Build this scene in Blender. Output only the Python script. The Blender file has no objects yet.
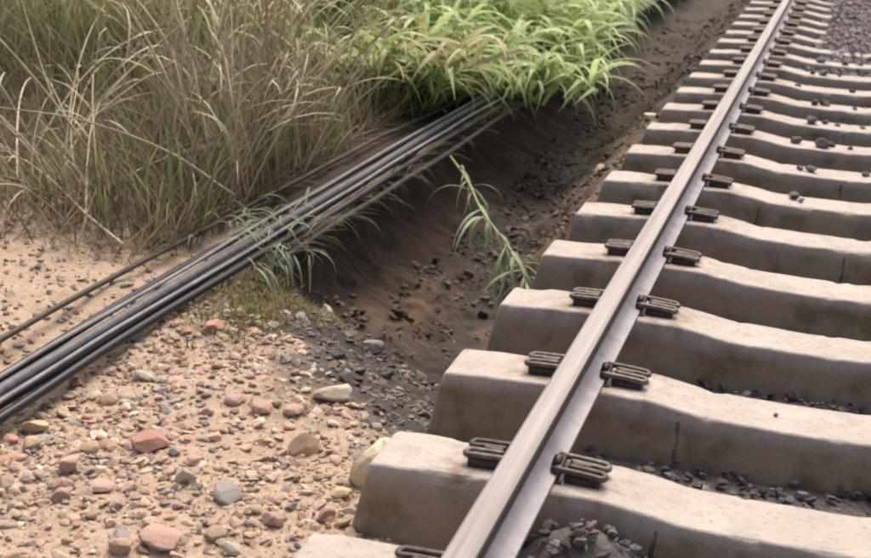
import bpy, math, random
import numpy as np
from mathutils import Matrix, Vector

SC = bpy.context.scene
COL = SC.collection
rng = np.random.default_rng(7)
random.seed(7)

# ------------------------------------------------------------------ camera
cam = bpy.data.cameras.new('camera')
cam.sensor_fit = 'HORIZONTAL'; cam.sensor_width = 36.0
cam.lens = 36.0 * 1343.62 / 871.0
cam.dof.use_dof = True; cam.dof.focus_distance = 4.3; cam.dof.aperture_fstop = 5.0
cam.clip_start = 0.05; cam.clip_end = 1000
cam_o = bpy.data.objects.new('camera', cam); COL.objects.link(cam_o)
R_ = [(0.95378388, 0.29434927, 0.06045513), (0.14806327, -0.285284, -0.94693733), (-0.26148343, 0.91212474, -0.31568159)]
cam_o.matrix_world = Matrix(((R_[0][0], -R_[1][0], -R_[2][0], 0.563583),
                             (R_[0][1], -R_[1][1], -R_[2][1], -1.418340),
                             (R_[0][2], -R_[1][2], -R_[2][2], 1.500743), (0, 0, 0, 1)))
SC.camera = cam_o

# ------------------------------------------------------------------ light
SUN_EL, SUN_AZ = 60.0, -4.0          # azimuth measured from +Y towards +X
w = bpy.data.worlds.new('World'); SC.world = w; w.use_nodes = True
nt = w.node_tree; nt.nodes.clear()
sky = nt.nodes.new('ShaderNodeTexSky'); sky.sky_type = 'NISHITA'; sky.sun_disc = False
sky.sun_elevation = math.radians(SUN_EL); sky.sun_rotation = math.radians(SUN_AZ)
sky.air_density = 1.0; sky.dust_density = 9.0; sky.ozone_density = 0.0
bg = nt.nodes.new('ShaderNodeBackground'); bg.inputs['Strength'].default_value = 0.14
wo = nt.nodes.new('ShaderNodeOutputWorld')
nt.links.new(sky.outputs[0], bg.inputs[0]); nt.links.new(bg.outputs[0], wo.inputs[0])
sl = bpy.data.lights.new('sun', 'SUN'); sl.energy = 1.3; sl.angle = math.radians(40); sl.color = (1, .955, .9)
so = bpy.data.objects.new('sun', sl); COL.objects.link(so)
d = Vector((math.sin(math.radians(SUN_AZ)) * math.cos(math.radians(SUN_EL)),
            math.cos(math.radians(SUN_AZ)) * math.cos(math.radians(SUN_EL)), math.sin(math.radians(SUN_EL))))
so.rotation_euler = d.to_track_quat('Z', 'Y').to_euler(); so.location = d * 20
SC.view_settings.view_transform = 'Standard'; SC.view_settings.look = 'None'
SC.view_settings.exposure = 0.48; SC.view_settings.gamma = 1.0
SC.render.engine = 'CYCLES'
SC.cycles.filter_width = 2.5
SC.cycles.max_bounces = 6

# ------------------------------------------------------------------ noise
def _hash(ix, iy, iz, s):
    n = (ix * 374761393 + iy * 668265263 + iz * 2147483647 + s * 974634533) & 0xFFFFFFFF
    n = ((n ^ (n >> 13)) * 1274126177) & 0xFFFFFFFF
    n = (n ^ (n >> 16)) & 0xFFFFFFFF
    return n / 4294967295.0

def vnoise(x, y, z=0.0, s=0):
    x = np.asarray(x, float); y = np.asarray(y, float); z = np.asarray(z, float) + 0 * x
    ix, iy, iz = (np.floor(v).astype(np.int64) for v in (x, y, z))
    fx, fy, fz = x - ix, y - iy, z - iz
    fx, fy, fz = (v * v * (3 - 2 * v) for v in (fx, fy, fz))
    r = 0
    for a in (0, 1):
        for b in (0, 1):
            for c in (0, 1):
                wgt = (fx if a else 1 - fx) * (fy if b else 1 - fy) * (fz if c else 1 - fz)
                r = r + wgt * _hash(ix + a, iy + b, iz + c, s)
    return r * 2 - 1

def fbm(x, y, z=0.0, s=0, o=4):
    r, a, f = 0, 1.0, 1.0
    for i in range(o):
        r = r + a * vnoise(np.asarray(x) * f, np.asarray(y) * f, np.asarray(z) * f, s + i * 17)
        a *= .5; f *= 2.03
    return r / 1.9

def sst(t):
    t = np.clip(t, 0, 1); return t * t * (3 - 2 * t)

# ------------------------------------------------------------------ mesh helpers
def mesh(name, v, faces, col=None, smooth=True):
    """faces: list of arrays (n,k)"""
    me = bpy.data.meshes.new(name)
    v = np.asarray(v, np.float32)
    fl = [np.asarray(f, np.int32) for f in (faces if isinstance(faces, list) else [faces]) if len(f)]
    loops = np.concatenate([f.ravel() for f in fl])
    tot = np.concatenate([np.full(len(f), f.shape[1], np.int32) for f in fl])
    st = np.concatenate([[0], np.cumsum(tot)[:-1]]).astype(np.int32)
    me.vertices.add(len(v)); me.vertices.foreach_set('co', v.ravel())
    me.loops.add(len(loops)); me.loops.foreach_set('vertex_index', loops)
    me.polygons.add(len(tot)); me.polygons.foreach_set('loop_start', st)
    me.polygons.foreach_set('use_smooth', np.full(len(tot), smooth, bool))
    me.update(calc_edges=True); me.validate()
    if col is not None:
        at = me.attributes.new('Col', 'FLOAT_COLOR', 'POINT')
        c = np.ones((len(v), 4), np.float32); c[:, :3] = col
        at.data.foreach_set('color', c.ravel())
    return me

def obj(name, me, mat=None, parent=None, label=None, cat=None, group=None, kind=None, loc=None):
    o = bpy.data.objects.new(name, me); COL.objects.link(o)
    if mat and me and not me.materials: me.materials.append(mat)
    if parent: o.parent = parent
    tag(o, label, cat, group, kind)
    if loc is not None: o.location = loc
    return o

def tag(o, label=None, cat=None, group=None, kind=None):
    for k_, v_ in (('label', label), ('category', cat), ('group', group), ('kind', kind)):
        if v_: o[k_] = v_

def tube(pts, rad, n=8, cap=True):
    pts = np.asarray(pts, float); m = len(pts); rad = np.broadcast_to(rad, (m,)) if np.ndim(rad) == 0 else np.asarray(rad)
    tn = np.gradient(pts, axis=0); tn /= np.linalg.norm(tn, axis=1)[:, None] + 1e-12
    up = np.array([0, 0, 1.]) if abs(tn[0, 2]) < .9 else np.array([1., 0, 0])
    vs = []
    for i in range(m):
        a = np.cross(tn[i], up); a /= np.linalg.norm(a); b = np.cross(a, tn[i]); up = b
        th = np.arange(n) * 2 * math.pi / n
        vs.append(pts[i] + rad[i] * (np.cos(th)[:, None] * a + np.sin(th)[:, None] * b))
    v = np.concatenate(vs)
    i, j = np.meshgrid(np.arange(m - 1), np.arange(n), indexing='ij'); i = i.ravel(); j = j.ravel(); j2 = (j + 1) % n
    f = [np.stack([i * n + j, i * n + j2, (i + 1) * n + j2, (i + 1) * n + j], 1)]
    if cap: f += [np.arange(n)[None, ::-1], (np.arange(n) + (m - 1) * n)[None]]
    return v, f

def join(parts):
    vs, fs, off = [], [], 0
    for v, f in parts:
        vs.append(v)
        for g in f: fs.append(np.asarray(g) + off)
        off += len(v)
    by = {}
    for g in fs: by.setdefault(g.shape[1], []).append(g)
    return np.concatenate(vs), [np.concatenate(g) for g in by.values()]

def spline(P, n):
    P = np.asarray(P, float); m = len(P)
    Q = np.vstack([2 * P[0] - P[1], P, 2 * P[-1] - P[-2]]); out = []
    for t in np.linspace(0, m - 1 - 1e-9, n):
        i = int(t); u = t - i; a, b, c, e = Q[i:i + 4]
        out.append(.5 * (2 * b + (c - a) * u + (2 * a - 5 * b + 4 * c - e) * u * u + (-a + 3 * b - 3 * c + e) * u ** 3))
    return np.array(out)

def ico(sub):
    import bmesh
    bm = bmesh.new(); bmesh.ops.create_icosphere(bm, subdivisions=sub, radius=1)
    v = np.array([q.co[:] for q in bm.verts]); f = np.array([[q.index for q in t.verts] for t in bm.faces]); bm.free()
    return v, f
ICO = {i: ico(i) for i in (1, 2, 3)}

def stone_shape(sub, cuts=11, rough=.12, flat=.7, r=None):
    r = r or rng
    v, f = ICO[sub]; v = v.copy()
    for _ in range(cuts):
        n = r.normal(size=3); n /= np.linalg.norm(n); d_ = r.uniform(.42, .8)
        s = v @ n - d_; v = v - np.where(s > 0, s, 0)[:, None] * n
    o = r.uniform(0, 50)
    v = v * (1 + rough * fbm(v[:, 0] * 1.7 + o, v[:, 1] * 1.7, v[:, 2] * 1.7, 3, 3))[:, None]
    v *= np.array([1, r.uniform(.65, 1), flat * r.uniform(.75, 1.1)])
    return v, f

# ------------------------------------------------------------------ material helpers
class NT:
    def __init__(s, name):
        s.m = bpy.data.materials.new(name); s.m.use_nodes = True; s.t = s.m.node_tree
        s.p = s.t.nodes['Principled BSDF']; s.p.inputs['Roughness'].default_value = .85
    def n(s, ty, **kw):
        q = s.t.nodes.new('ShaderNode' + ty)
        for k_, v_ in kw.items():
            if k_ in q.inputs: q.inputs[k_].default_value = v_
            else: setattr(q, k_, v_)
        return q
    def l(s, a, b): s.t.links.new(a, b)
    def coord(s, which='Object'): return s.n('TexCoord').outputs[which]
    def noise(s, scale, detail=6, rough=.6, vec=None):
        q = s.n('TexNoise', Scale=scale, Detail=detail, Roughness=rough)
        if vec: s.l(vec, q.inputs['Vector'])
        return q.outputs['Fac']
    def ramp(s, fac, *st):
        q = s.n('ValToRGB'); e = q.color_ramp.elements
        while len(e) < len(st): e.new(.5)
        for i, (p_, c) in enumerate(st):
            e[i].position = p_; e[i].color = tuple(c) + (1,) if len(c) == 3 else c
        s.l(fac, q.inputs[0]); return q.outputs[0]
    def mix(s, fac, a, b, mode='MIX'):
        q = s.n('MixRGB'); q.blend_type = mode
        for k_, x in ((0, fac), (1, a), (2, b)):
            if hasattr(x, 'is_output'): s.l(x, q.inputs[k_])
            elif k_ == 0: q.inputs[0].default_value = x
            else: q.inputs[k_].default_value = tuple(x) + (1,)
        return q.outputs[0]
    def math(s, op, a, b=0.0, c=None):
        q = s.n('Math'); q.operation = op
        for k_, x in ((0, a), (1, b), (2, c)):
            if x is None: continue
            if hasattr(x, 'is_output'): s.l(x, q.inputs[k_])
            else: q.inputs[k_].default_value = x
        return q.outputs[0]
    def bump(s, h, strength=.4, dist=.01):
        q = s.n('Bump', Strength=strength, Distance=dist); s.l(h, q.inputs['Height']); s.l(q.outputs[0], s.p.inputs['Normal'])
    def base(s, c):
        if hasattr(c, 'is_output'): s.l(c, s.p.inputs['Base Color'])
        else: s.p.inputs['Base Color'].default_value = tuple(c) + (1,)
    def attr(s, name, out='Color'):
        q = s.n('Attribute'); q.attribute_name = name; return q.outputs[out]

def m_ground():
    t = NT('washed_soil'); P = t.n('NewGeometry').outputs['Position']
    n1 = t.noise(2.2, 8, .65, P); n2 = t.noise(38, 6, .7, P); n3 = t.noise(9, 6, .6, P); n4 = t.noise(140, 4, .7, P)
    sand = t.mix(t.ramp(n3, (.35, (0, 0, 0)), (.7, (1, 1, 1))), (.52, .385, .275), (.41, .29, .205))
    sand = t.mix(t.ramp(n2, (.45, (0, 0, 0)), (.72, (1, 1, 1))), sand, (.58, .455, .35))
    sand = t.mix(t.ramp(n4, (.56, (0, 0, 0)), (.7, (.8, .8, .8))), sand, (.16, .105, .075))
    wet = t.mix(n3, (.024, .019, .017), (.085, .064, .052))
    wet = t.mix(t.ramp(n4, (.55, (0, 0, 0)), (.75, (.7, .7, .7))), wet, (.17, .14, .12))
    clay = t.mix(t.ramp(n3, (.3, (0, 0, 0)), (.6, (1, 1, 1))), (.11, .07, .045), (.27, .17, .10))
    clay = t.mix(t.ramp(n2, (.5, (0, 0, 0)), (.8, (.6, .6, .6))), clay, (.26, .18, .12))
    hum = t.mix(n3, (.022, .016, .012), (.082, .058, .040))
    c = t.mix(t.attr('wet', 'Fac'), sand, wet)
    c = t.mix(t.attr('clay', 'Fac'), c, clay)
    c = t.mix(t.attr('humus', 'Fac'), c, hum)
    t.base(c); t.bump(t.math('ADD', n2, t.math('MULTIPLY', n4, .6)), .7, .02)
    t.p.inputs['Roughness'].default_value = .9
    return t.m

def m_concrete():
    t = NT('sleeper_concrete'); P = t.coord('Object'); rnd = t.n('ObjectInfo').outputs['Random']
    off = t.n('VectorMath', operation='ADD'); t.l(P, off.inputs[0])
    cx = t.n('CombineXYZ'); t.l(t.math('MULTIPLY', rnd, 37), cx.inputs[0]); t.l(t.math('MULTIPLY', rnd, 91), cx.inputs[1]); t.l(cx.outputs[0], off.inputs[1])
    V = off.outputs[0]
    n1 = t.noise(4, 8, .65, V); n2 = t.noise(60, 5, .7, V); n3 = t.noise(14, 6, .6, V)
    c = t.mix(t.ramp(n1, (.3, (0, 0, 0)), (.75, (1, 1, 1))), (.52, .465, .425), (.38, .33, .295))
    c = t.mix(t.ramp(n3, (.50, (0, 0, 0)), (.72, (.7, .7, .7))), c, (.34, .28, .225))
    c = t.mix(t.ramp(n2, (.57, (0, 0, 0)), (.68, (.7, .7, .7))), c, (.17, .138, .115))
    c = t.mix(t.math('MULTIPLY_ADD', rnd, .3, 0), c, (.50, .45, .40))
    # rust bled from the fastenings
    sr = t.n('SeparateXYZ'); t.l(P, sr.inputs[0])
    rx = t.math('ABSOLUTE', t.math('SUBTRACT', t.math('ABSOLUTE', sr.outputs[0]), .15))
    rq = t.math('MULTIPLY', t.ramp(rx, (.03, (1, 1, 1)), (.12, (0, 0, 0))), t.ramp(n3, (.42, (0, 0, 0)), (.62, (.7, .7, .7))))
    c = t.mix(rq, c, (.26, .17, .115))
    # mud splashed on the flanks up to a ragged line under the arris
    sx = t.n('SeparateXYZ'); t.l(P, sx.inputs[0])
    z = t.math('ADD', sx.outputs[2], t.math('MULTIPLY_ADD', n3, .05, -.03))
    mud = t.ramp(t.math('MULTIPLY_ADD', z, -8, .25), (.38, (0, 0, 0)), (.75, (1, 1, 1)))
    mudc = t.mix(n1, (.23, .178, .12), (.41, .335, .25))
    c = t.mix(t.math('MULTIPLY', mud, t.math('MULTIPLY_ADD', n3, .4, .72)), c, mudc)
    st = t.noise(6.5, 7, .65, V)
    c = t.mix(t.math('MULTIPLY', mud, t.ramp(st, (.48, (0, 0, 0)), (.66, (.75, .75, .75)))), c, (.15, .118, .07))
    # dark runs below the form joints
    for xx, lo, hi in ((.245, .58, 1.1), (.735, -.1, .38)):
        dx = t.math('ABSOLUTE', t.math('ADD', t.math('SUBTRACT', sx.outputs[0], t.math('MULTIPLY_ADD', rnd, .16, xx - .08)), t.math('MULTIPLY_ADD', n3, .03, -.015)))
        q = t.math('MULTIPLY', t.math('LESS_THAN', dx, t.math('MULTIPLY', n3, .011)), t.math('LESS_THAN', sx.outputs[2], -.03))
        q = t.math('MULTIPLY', t.math('MULTIPLY', q, t.math('GREATER_THAN', rnd, lo)), t.math('LESS_THAN', rnd, hi))
        c = t.mix(t.math('MULTIPLY', q, t.math('MULTIPLY_ADD', n3, 1.6, -.25)), c, (.05, .038, .03))
    t.base(c); t.bump(t.math('ADD', n2, t.math('MULTIPLY', n3, .8)), .6, .008)
    t.p.inputs['Roughness'].default_value = .95; t.p.inputs['Specular IOR Level'].default_value = .2
    return t.m

def m_attr(name, rough=.85, transl=0.0, vary=.25, scale=60):
    t = NT(name); P = t.n('NewGeometry').outputs['Position']
    n = t.noise(scale, 5, .6, P)
    c = t.mix(1.0, t.attr('Col'), t.ramp(n, (.3, (1 - vary,) * 3), (.75, (1 + vary * .4,) * 3)), 'MULTIPLY')
    t.base(c); t.p.inputs['Roughness'].default_value = rough
    if transl:
        tr = t.n('BsdfTranslucent'); t.l(c, tr.inputs[0]); mx = t.n('MixShader'); mx.inputs[0].default_value = transl
        t.l(t.p.outputs[0], mx.inputs[1]); t.l(tr.outputs[0], mx.inputs[2])
        t.l(mx.outputs[0], t.t.nodes['Material Output'].inputs[0])
    else: t.bump(n, .4, .004)
    return t.m

def m_simple(name, cols, scale=20, rough=.85, bump=.3, metal=0.0, transl=0.0, rand=0.0, dist=.004, coord='Object'):
    t = NT(name); P = t.coord(coord); n = t.noise(scale, 6, .65, P)
    c = t.ramp(n, *[(.28 + .44 * i / max(1, len(cols) - 1), q) for i, q in enumerate(cols)])
    if rand:
        r = t.n('ObjectInfo').outputs['Random']
        hsv = t.n('HueSaturation'); t.l(c, hsv.inputs['Color'])
        t.l(t.math('MULTIPLY_ADD', r, rand * 2, 1 - rand), hsv.inputs['Value'])
        t.l(t.math('MULTIPLY_ADD', r, rand * .12, .5 - rand * .06), hsv.inputs['Hue']); c = hsv.outputs[0]
    t.base(c); t.p.inputs['Roughness'].default_value = rough; t.p.inputs['Metallic'].default_value = metal
    if bump: t.bump(n, bump, dist)
    if transl:
        tr = t.n('BsdfTranslucent'); t.l(c, tr.inputs[0]); mx = t.n('MixShader'); mx.inputs[0].default_value = transl
        t.l(t.p.outputs[0], mx.inputs[1]); t.l(tr.outputs[0], mx.inputs[2])
        t.l(mx.outputs[0], t.t.nodes['Material Output'].inputs[0])
    if coord == 'Object' and name.endswith('cable_sheath'): t.p.inputs['Specular IOR Level'].default_value = .28
    return t.m

def m_railhead():
    t = NT('worn_rail_head'); P = t.n('TexCoord').outputs['Object']
    mp = t.n('Mapping'); mp.inputs['Scale'].default_value = (60, .8, 60); t.l(P, mp.inputs[0])
    n = t.noise(1.0, 6, .6, mp.outputs[0]); n2 = t.noise(45, 5, .7, P)
    sx = t.n('SeparateXYZ'); t.l(P, sx.inputs[0])
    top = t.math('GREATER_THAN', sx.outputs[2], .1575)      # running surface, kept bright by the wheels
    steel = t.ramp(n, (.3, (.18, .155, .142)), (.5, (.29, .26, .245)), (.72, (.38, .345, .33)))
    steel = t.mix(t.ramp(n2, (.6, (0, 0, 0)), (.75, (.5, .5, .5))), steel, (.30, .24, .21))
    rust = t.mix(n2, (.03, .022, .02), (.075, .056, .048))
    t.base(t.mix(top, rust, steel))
    t.l(t.math('MULTIPLY_ADD', top, -.25, .85), t.p.inputs['Roughness'])
    t.l(t.math('MULTIPLY', top, .1), t.p.inputs['Metallic'])
    t.bump(n2, .15, .002)
    return t.m

M = dict(
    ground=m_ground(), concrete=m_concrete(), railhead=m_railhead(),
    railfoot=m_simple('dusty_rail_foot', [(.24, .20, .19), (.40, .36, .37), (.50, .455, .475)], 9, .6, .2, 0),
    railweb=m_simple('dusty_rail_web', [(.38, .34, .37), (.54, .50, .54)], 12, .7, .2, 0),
    iron=m_simple('rusted_spring_steel', [(.022, .017, .017), (.05, .038, .036), (.11, .085, .08)], 60, .5, .3, .5, rand=.3),
    ironlight=m_simple('scuffed_spring_steel', [(.045, .034, .03), (.11, .085, .075), (.20, .165, .15)], 45, .55, .3, .4, rand=.3),
    cable=m_simple('black_cable_sheath', [(.012, .0115, .015), (.026, .024, .03)], 40, .3, .12),
    cablegrey=m_simple('grey_cable_sheath', [(.06, .06, .068), (.16, .15, .158)], 25, .45, .15),  # plain grey, lighter than the black sheaths
    cableglint=m_simple('painted_cable_highlight', [(.13, .125, .13), (.30, .285, .29)], 12, .65, .1),  # pale colour standing in for the sheen along the cable tops
    cablebrown=m_simple('brown_cable_sheath', [(.03, .021, .017), (.09, .066, .052)], 25, .5, .2),
    pebble=m_attr('loose_pebbles', .85, 0, .35, 70), ballast=m_attr('ballast_stone_mix', .85, 0, .35, 60),
    grass=m_attr('dry_grass_blades', .8, .35, .2, 9), herb=m_attr('green_herb_blades', .7, .4, .2, 9),
    leaf=m_simple('reed_leaf', [(.40, .52, .19), (.55, .66, .31), (.65, .74, .44)], 5, .5, 0, 0, .4, rand=.28),
    leafdry=m_simple('faded_reed_leaf', [(.40, .38, .16), (.52, .45, .24)], 5, .6, 0, 0, .35, rand=.2),
    leafpale=m_simple('wilted_reed_leaf', [(.22, .28, .15), (.36, .42, .25)], 6, .6, 0, 0, .35, rand=.2),
    stem=m_simple('reed_stem', [(.22, .33, .09), (.36, .42, .17)], 12, .55, .1, rand=.2),
    stalk=m_simple('dry_cane', [(.32, .26, .165), (.48, .40, .27), (.58, .50, .36)], 9, .75, .15, rand=.3),
)
STONE = {
    'tan': m_simple('tan_stone', [(.30, .20, .125), (.46, .33, .22), (.55, .42, .30)], 16, .85, .5, rand=.18),
    'pinkish': m_simple('pinkish_stone', [(.34, .20, .155), (.46, .30, .24), (.54, .39, .33)], 16, .85, .5, rand=.15),
    'reddish': m_simple('reddish_stone', [(.36, .18, .125), (.48, .27, .20)], 14, .85, .5, rand=.1),
    'pale': m_simple('pale_stone', [(.48, .40, .31), (.62, .54, .44)], 16, .85, .5, rand=.12),
    'yellowish': m_simple('yellowish_stone', [(.56, .45, .30), (.70, .60, .44)], 12, .85, .5),
    'grey': m_simple('grey_stone', [(.15, .13, .125), (.27, .235, .225), (.34, .31, .29)], 18, .85, .5, rand=.25),
    'dark': m_simple('dark_ballast_stone', [(.05, .042, .042), (.11, .095, .09), (.17, .15, .145)], 18, .85, .5, rand=.25),
}

# ------------------------------------------------------------------ terrain
def gully(x, y):
    x = np.asarray(x, float); y = np.asarray(y, float)
    wob = .12 * fbm(x * 1.7, y * 1.7, 0, 5, 3)
    dd = ((x + 1.5) + (y - 2.9)) * .7071 + wob
    D = .76 * sst(dd / 1.5)
    el = -1.555 + .05 * fbm(y * 1.3, 0 * y + 3.3, 0, 8, 3) + .02 * vnoise(y * 7, x * 0, 0, 9)
    sh = sst((y - 3.7) / .4) * sst((5.6 - y) / .5) * (.32 + .15 * fbm(y * 1.7, 0 * x, 0, 14, 3))
    Lw = (1 - sh) * sst((x - el) / .13) + sh * sst((x - el - .03) / (.40 + .12 * fbm(y * 3, 0 * y, 0, 15, 4)))
    fade = (1 - .26 * sst((y - 4.8) / 1.5)) * (1 - .35 * sst((y - 9) / 6))
    rs = .06 * fbm(x * 0 + 1.7, y * 1.1, 0, 11, 3)
    far_ = sst((y - 4.5) / 1.2)
    Rw = 1 - sst((x + .64 + rs + .56 * far_) / (.55 + .25 * far_))
    return D * fade, Lw, Rw, dd, el

def height(x, y):
    x = np.asarray(x, float); y = np.asarray(y, float)
    D, Lw, Rw, dd, el = gully(x, y)
    h = -.215 - D * Lw * Rw
    h = h + .035 * fbm(x * 1.1, y * 1.1, 0, 21, 3) * sst((1.0 - x) / .6)
    left = sst((-1.62 - x) / 1.2)
    h = h + left * (.05 + .10 * sst((y - 3.2) / 2.0)) + .05 * np.clip(-x - 3, 0, 6)
    h = h + (.016 * fbm(x * 7, y * 7, 0, 31, 4) + .007 * fbm(x * 26, y * 26, 0, 41, 3)) * np.where(x < -.15, 1, .4)
    h = h + (.06 * fbm(x * 3.1, y * 3.1, 0, 35, 4) + .022 * fbm(x * 11, y * 11, 0, 37, 3)) * sst(D / .25) * Lw * np.clip(Rw + .3, 0, 1)
    near = sst((3.0 - y) / 1.0)
    h = h - .05 * near * sst((-1.0 - x) / .8) * sst((x + 2.1) / .3)      # shallow hollow under the cables
    h = h + .12 * sst((y - 7.5) / 4) * sst((x + 1.0) / .5) * sst((.2 - x) / .3) # shoulder of soil along the far sleepers
    return h

def axis(*seg):
    out = []
    for a, b, s in seg: out.append(np.arange(a, b - s * .5, s))
    return np.concatenate(out)
xs = np.concatenate([[-300, -150, -80, -45, -28, -20], axis((-15, -5, .22), (-5, -2.6, .06), (-2.6, -1.72, .025), (-1.72, -1.15, .0065), (-1.15, -.1, .016), (-.1, 3, .09)), [3, 4, 6, 10, 20, 45, 90, 200, 300]])
ys = np.concatenate([[-200, -80, -30, -12, -6], axis((-3, .6, .08), (.6, 5.2, .018), (5.2, 10, .035), (10, 24, .12), (24, 40, .5)), [40, 60, 100, 180, 400]])
X, Y = np.meshgrid(xs, ys); Z = height(X, Y)
D, Lw, Rw, DD, EL = gully(X, Y)
frac = Lw * sst(D / .3)
wall = np.clip(1 - np.abs(X - EL - .065) / .15, 0, 1) * sst(D / .3)
rough = fbm(X * 9, Y * 6, Z * 9, 51, 5)
under = -.36 * np.sin(np.clip(Lw, 0, 1) * math.pi) ** .8 * sst((D - .15) / .3) * wall ** .5
Xd = X + under + .06 * rough * wall
Yd = Y + .03 * vnoise(Y * 6, Z * 8, 0, 57) * wall
gy_, gx_ = np.gradient(Z, ys, xs)
steep = np.clip((np.hypot(gx_, gy_) - .35) / 1.0, 0, 1) * sst(D / .2) * sst((Z + .2) / -.06)
near_ = (np.abs(X) < 3) & (Y > 1) & (Y < 20); steep = steep * near_
Xd = Xd + steep * (.06 * fbm(X * 5, Y * 5, Z * 6, 201, 4) + .035 * fbm(X * 15, Y * 17, Z * 17, 203, 3))
Yd = Yd + steep * .07 * fbm(X * 5, Y * 5, Z * 6, 205, 4)
Z = Z + steep * (.03 * fbm(X * 6, Y * 6, Z * 6, 207, 4) + .02 * fbm(X * 19, Y * 19, Z * 19, 209, 2))
nx, ny = len(xs), len(ys)
ii, jj = np.meshgrid(np.arange(ny - 1), np.arange(nx - 1), indexing='ij'); ii = ii.ravel(); jj = jj.ravel()
q = np.stack([ii * nx + jj, ii * nx + jj + 1, (ii + 1) * nx + jj + 1, (ii + 1) * nx + jj], 1)
gm = mesh('ground', np.stack([Xd, Yd, Z], -1).reshape(-1, 3), [q])
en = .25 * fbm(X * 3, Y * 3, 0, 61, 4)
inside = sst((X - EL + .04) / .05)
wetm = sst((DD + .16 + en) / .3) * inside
claym = .3 * np.clip(wall * 1.5, 0, 1) * sst((Y - 3.2) / .4)
claym = np.maximum(claym, sst((X + 1.02 + en * .8) / .25) * sst((Y - 4.5 + en) / .8) * np.clip(.75 + 2 * en, .3, 1) * sst((8.8 + en * 3 - Y) / 1.2))
claym = np.maximum(claym * (1 - .35 * sst((Y - 7) / 2)), np.exp(-(((X + 1.36) / .13) ** 2 + ((Y - 4.7) / .7) ** 2)) * np.clip(.6 + 2.0 * en, 0, .8) * sst((X - EL - .1) / .06))
hum = sst((-1.60 - X + en * .2) / .12) * sst((Y - 3.7 + en * 1.2) / .5)
hum = np.maximum(hum, sst((Y - 8.4 + en * 3) / 1.2) * sst((.1 - X) / .3))
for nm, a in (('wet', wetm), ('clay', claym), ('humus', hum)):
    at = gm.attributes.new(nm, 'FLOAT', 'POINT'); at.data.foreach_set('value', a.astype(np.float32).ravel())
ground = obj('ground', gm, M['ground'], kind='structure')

# ------------------------------------------------------------------ ballast bed
K0, SP = 0.91824, 0.65
NS0, NS1 = -2, 24
def bheight(x, y):
    x = np.asarray(x, float); y = np.asarray(y, float)
    b = -.15 + .065 * sst((y - 4) / 4) + .055 * sst((y - 8.5) / 2.0) * sst((x - .28) / .3) + .055 * sst((y - 10.2) / 1.6) * sst((x - .3) / .25)
    b = b + .03 * sst((y - 8.6) / 1.0) * sst((x - .24) / .14) - .16 * sst((.1 - x) / .35) * (1 - .5 * sst((y - 7) / 4)) - .1 * sst((x - 1.55) / .5)
    b = b + .15 * np.exp(-(((x - .17) / .17) ** 2 + ((y - 1.36) / .13) ** 2))
    b = b + .02 * fbm(x * 3, y * 3, 0, 71, 3) + .035 * sst((y - 6) / 3) * fbm(x * 1.5, y * 1.2, 0, 75, 2)
    return b
bx = axis((-.32, 2.3, .05)); by = axis((-3, 30, .06))
BX, BY = np.meshgrid(bx, by); nx, ny = len(bx), len(by)
ii, jj = np.meshgrid(np.arange(ny - 1), np.arange(nx - 1), indexing='ij'); ii = ii.ravel(); jj = jj.ravel()
q = np.stack([ii * nx + jj, ii * nx + jj + 1, (ii + 1) * nx + jj + 1, (ii + 1) * nx + jj], 1)
bm_ = mesh('ballast_bed', np.stack([BX, BY, bheight(BX, BY) - .012], -1).reshape(-1, 3), [q])
obj('ballast_bed', bm_, m_simple('ballast_fines', [(.05, .042, .04), (.12, .10, .095), (.2, .175, .17)], 40, .9, .8, dist=.02), kind='structure')

def scatter(name, P, size, cols, sub, kind='stuff', mat=None, flat=.7, nvar=14, sink=.25, parent=None, smooth=False):
    n = len(P); sel = rng.integers(0, nvar, n)
    shapes = [stone_shape(sub, 8, .15, flat) for _ in range(nvar)]
    V = np.stack([s[0] for s in shapes]); F = shapes[0][1]
    a = rng.uniform(0, 2 * math.pi, n); tl = rng.normal(0, .28, (n, 2))
    v = V[sel] * size[:, None, None]
    ca, sa = np.cos(a)[:, None], np.sin(a)[:, None]
    x = v[..., 0] * ca - v[..., 1] * sa; y = v[..., 0] * sa + v[..., 1] * ca
    z = v[..., 2] + tl[:, :1] * x + tl[:, 1:] * y
    v = np.stack([x + P[:, :1], y + P[:, 1:2], z + P[:, 2:3] + (size * flat * (.5 - sink))[:, None]], -1)
    k_ = V.shape[1]
    f = (F[None] + (np.arange(n) * k_)[:, None, None]).reshape(-1, 3)
    c = np.repeat(cols, k_, 0)
    return obj(name, mesh(name, v.reshape(-1, 3), [f], c, smooth), mat, kind=kind, parent=parent)

n = 26000
px = rng.uniform(-.3, 2.2, n); py = .2 + 19 * rng.uniform(0, 1, n) ** 1.25
sz = .012 + .022 * rng.uniform(0, 1, n) ** 1.5
base = np.array([[.13, .115, .115], [.075, .063, .063], [.22, .20, .20], [.16, .13, .11], [.10, .09, .10]])
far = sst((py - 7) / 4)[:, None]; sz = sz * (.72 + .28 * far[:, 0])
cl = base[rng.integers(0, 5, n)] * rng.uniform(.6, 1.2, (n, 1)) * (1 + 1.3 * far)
scatter('ballast', np.stack([px, py, bheight(px, py)], 1), sz, cl, 1, mat=M['ballast'])

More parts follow.
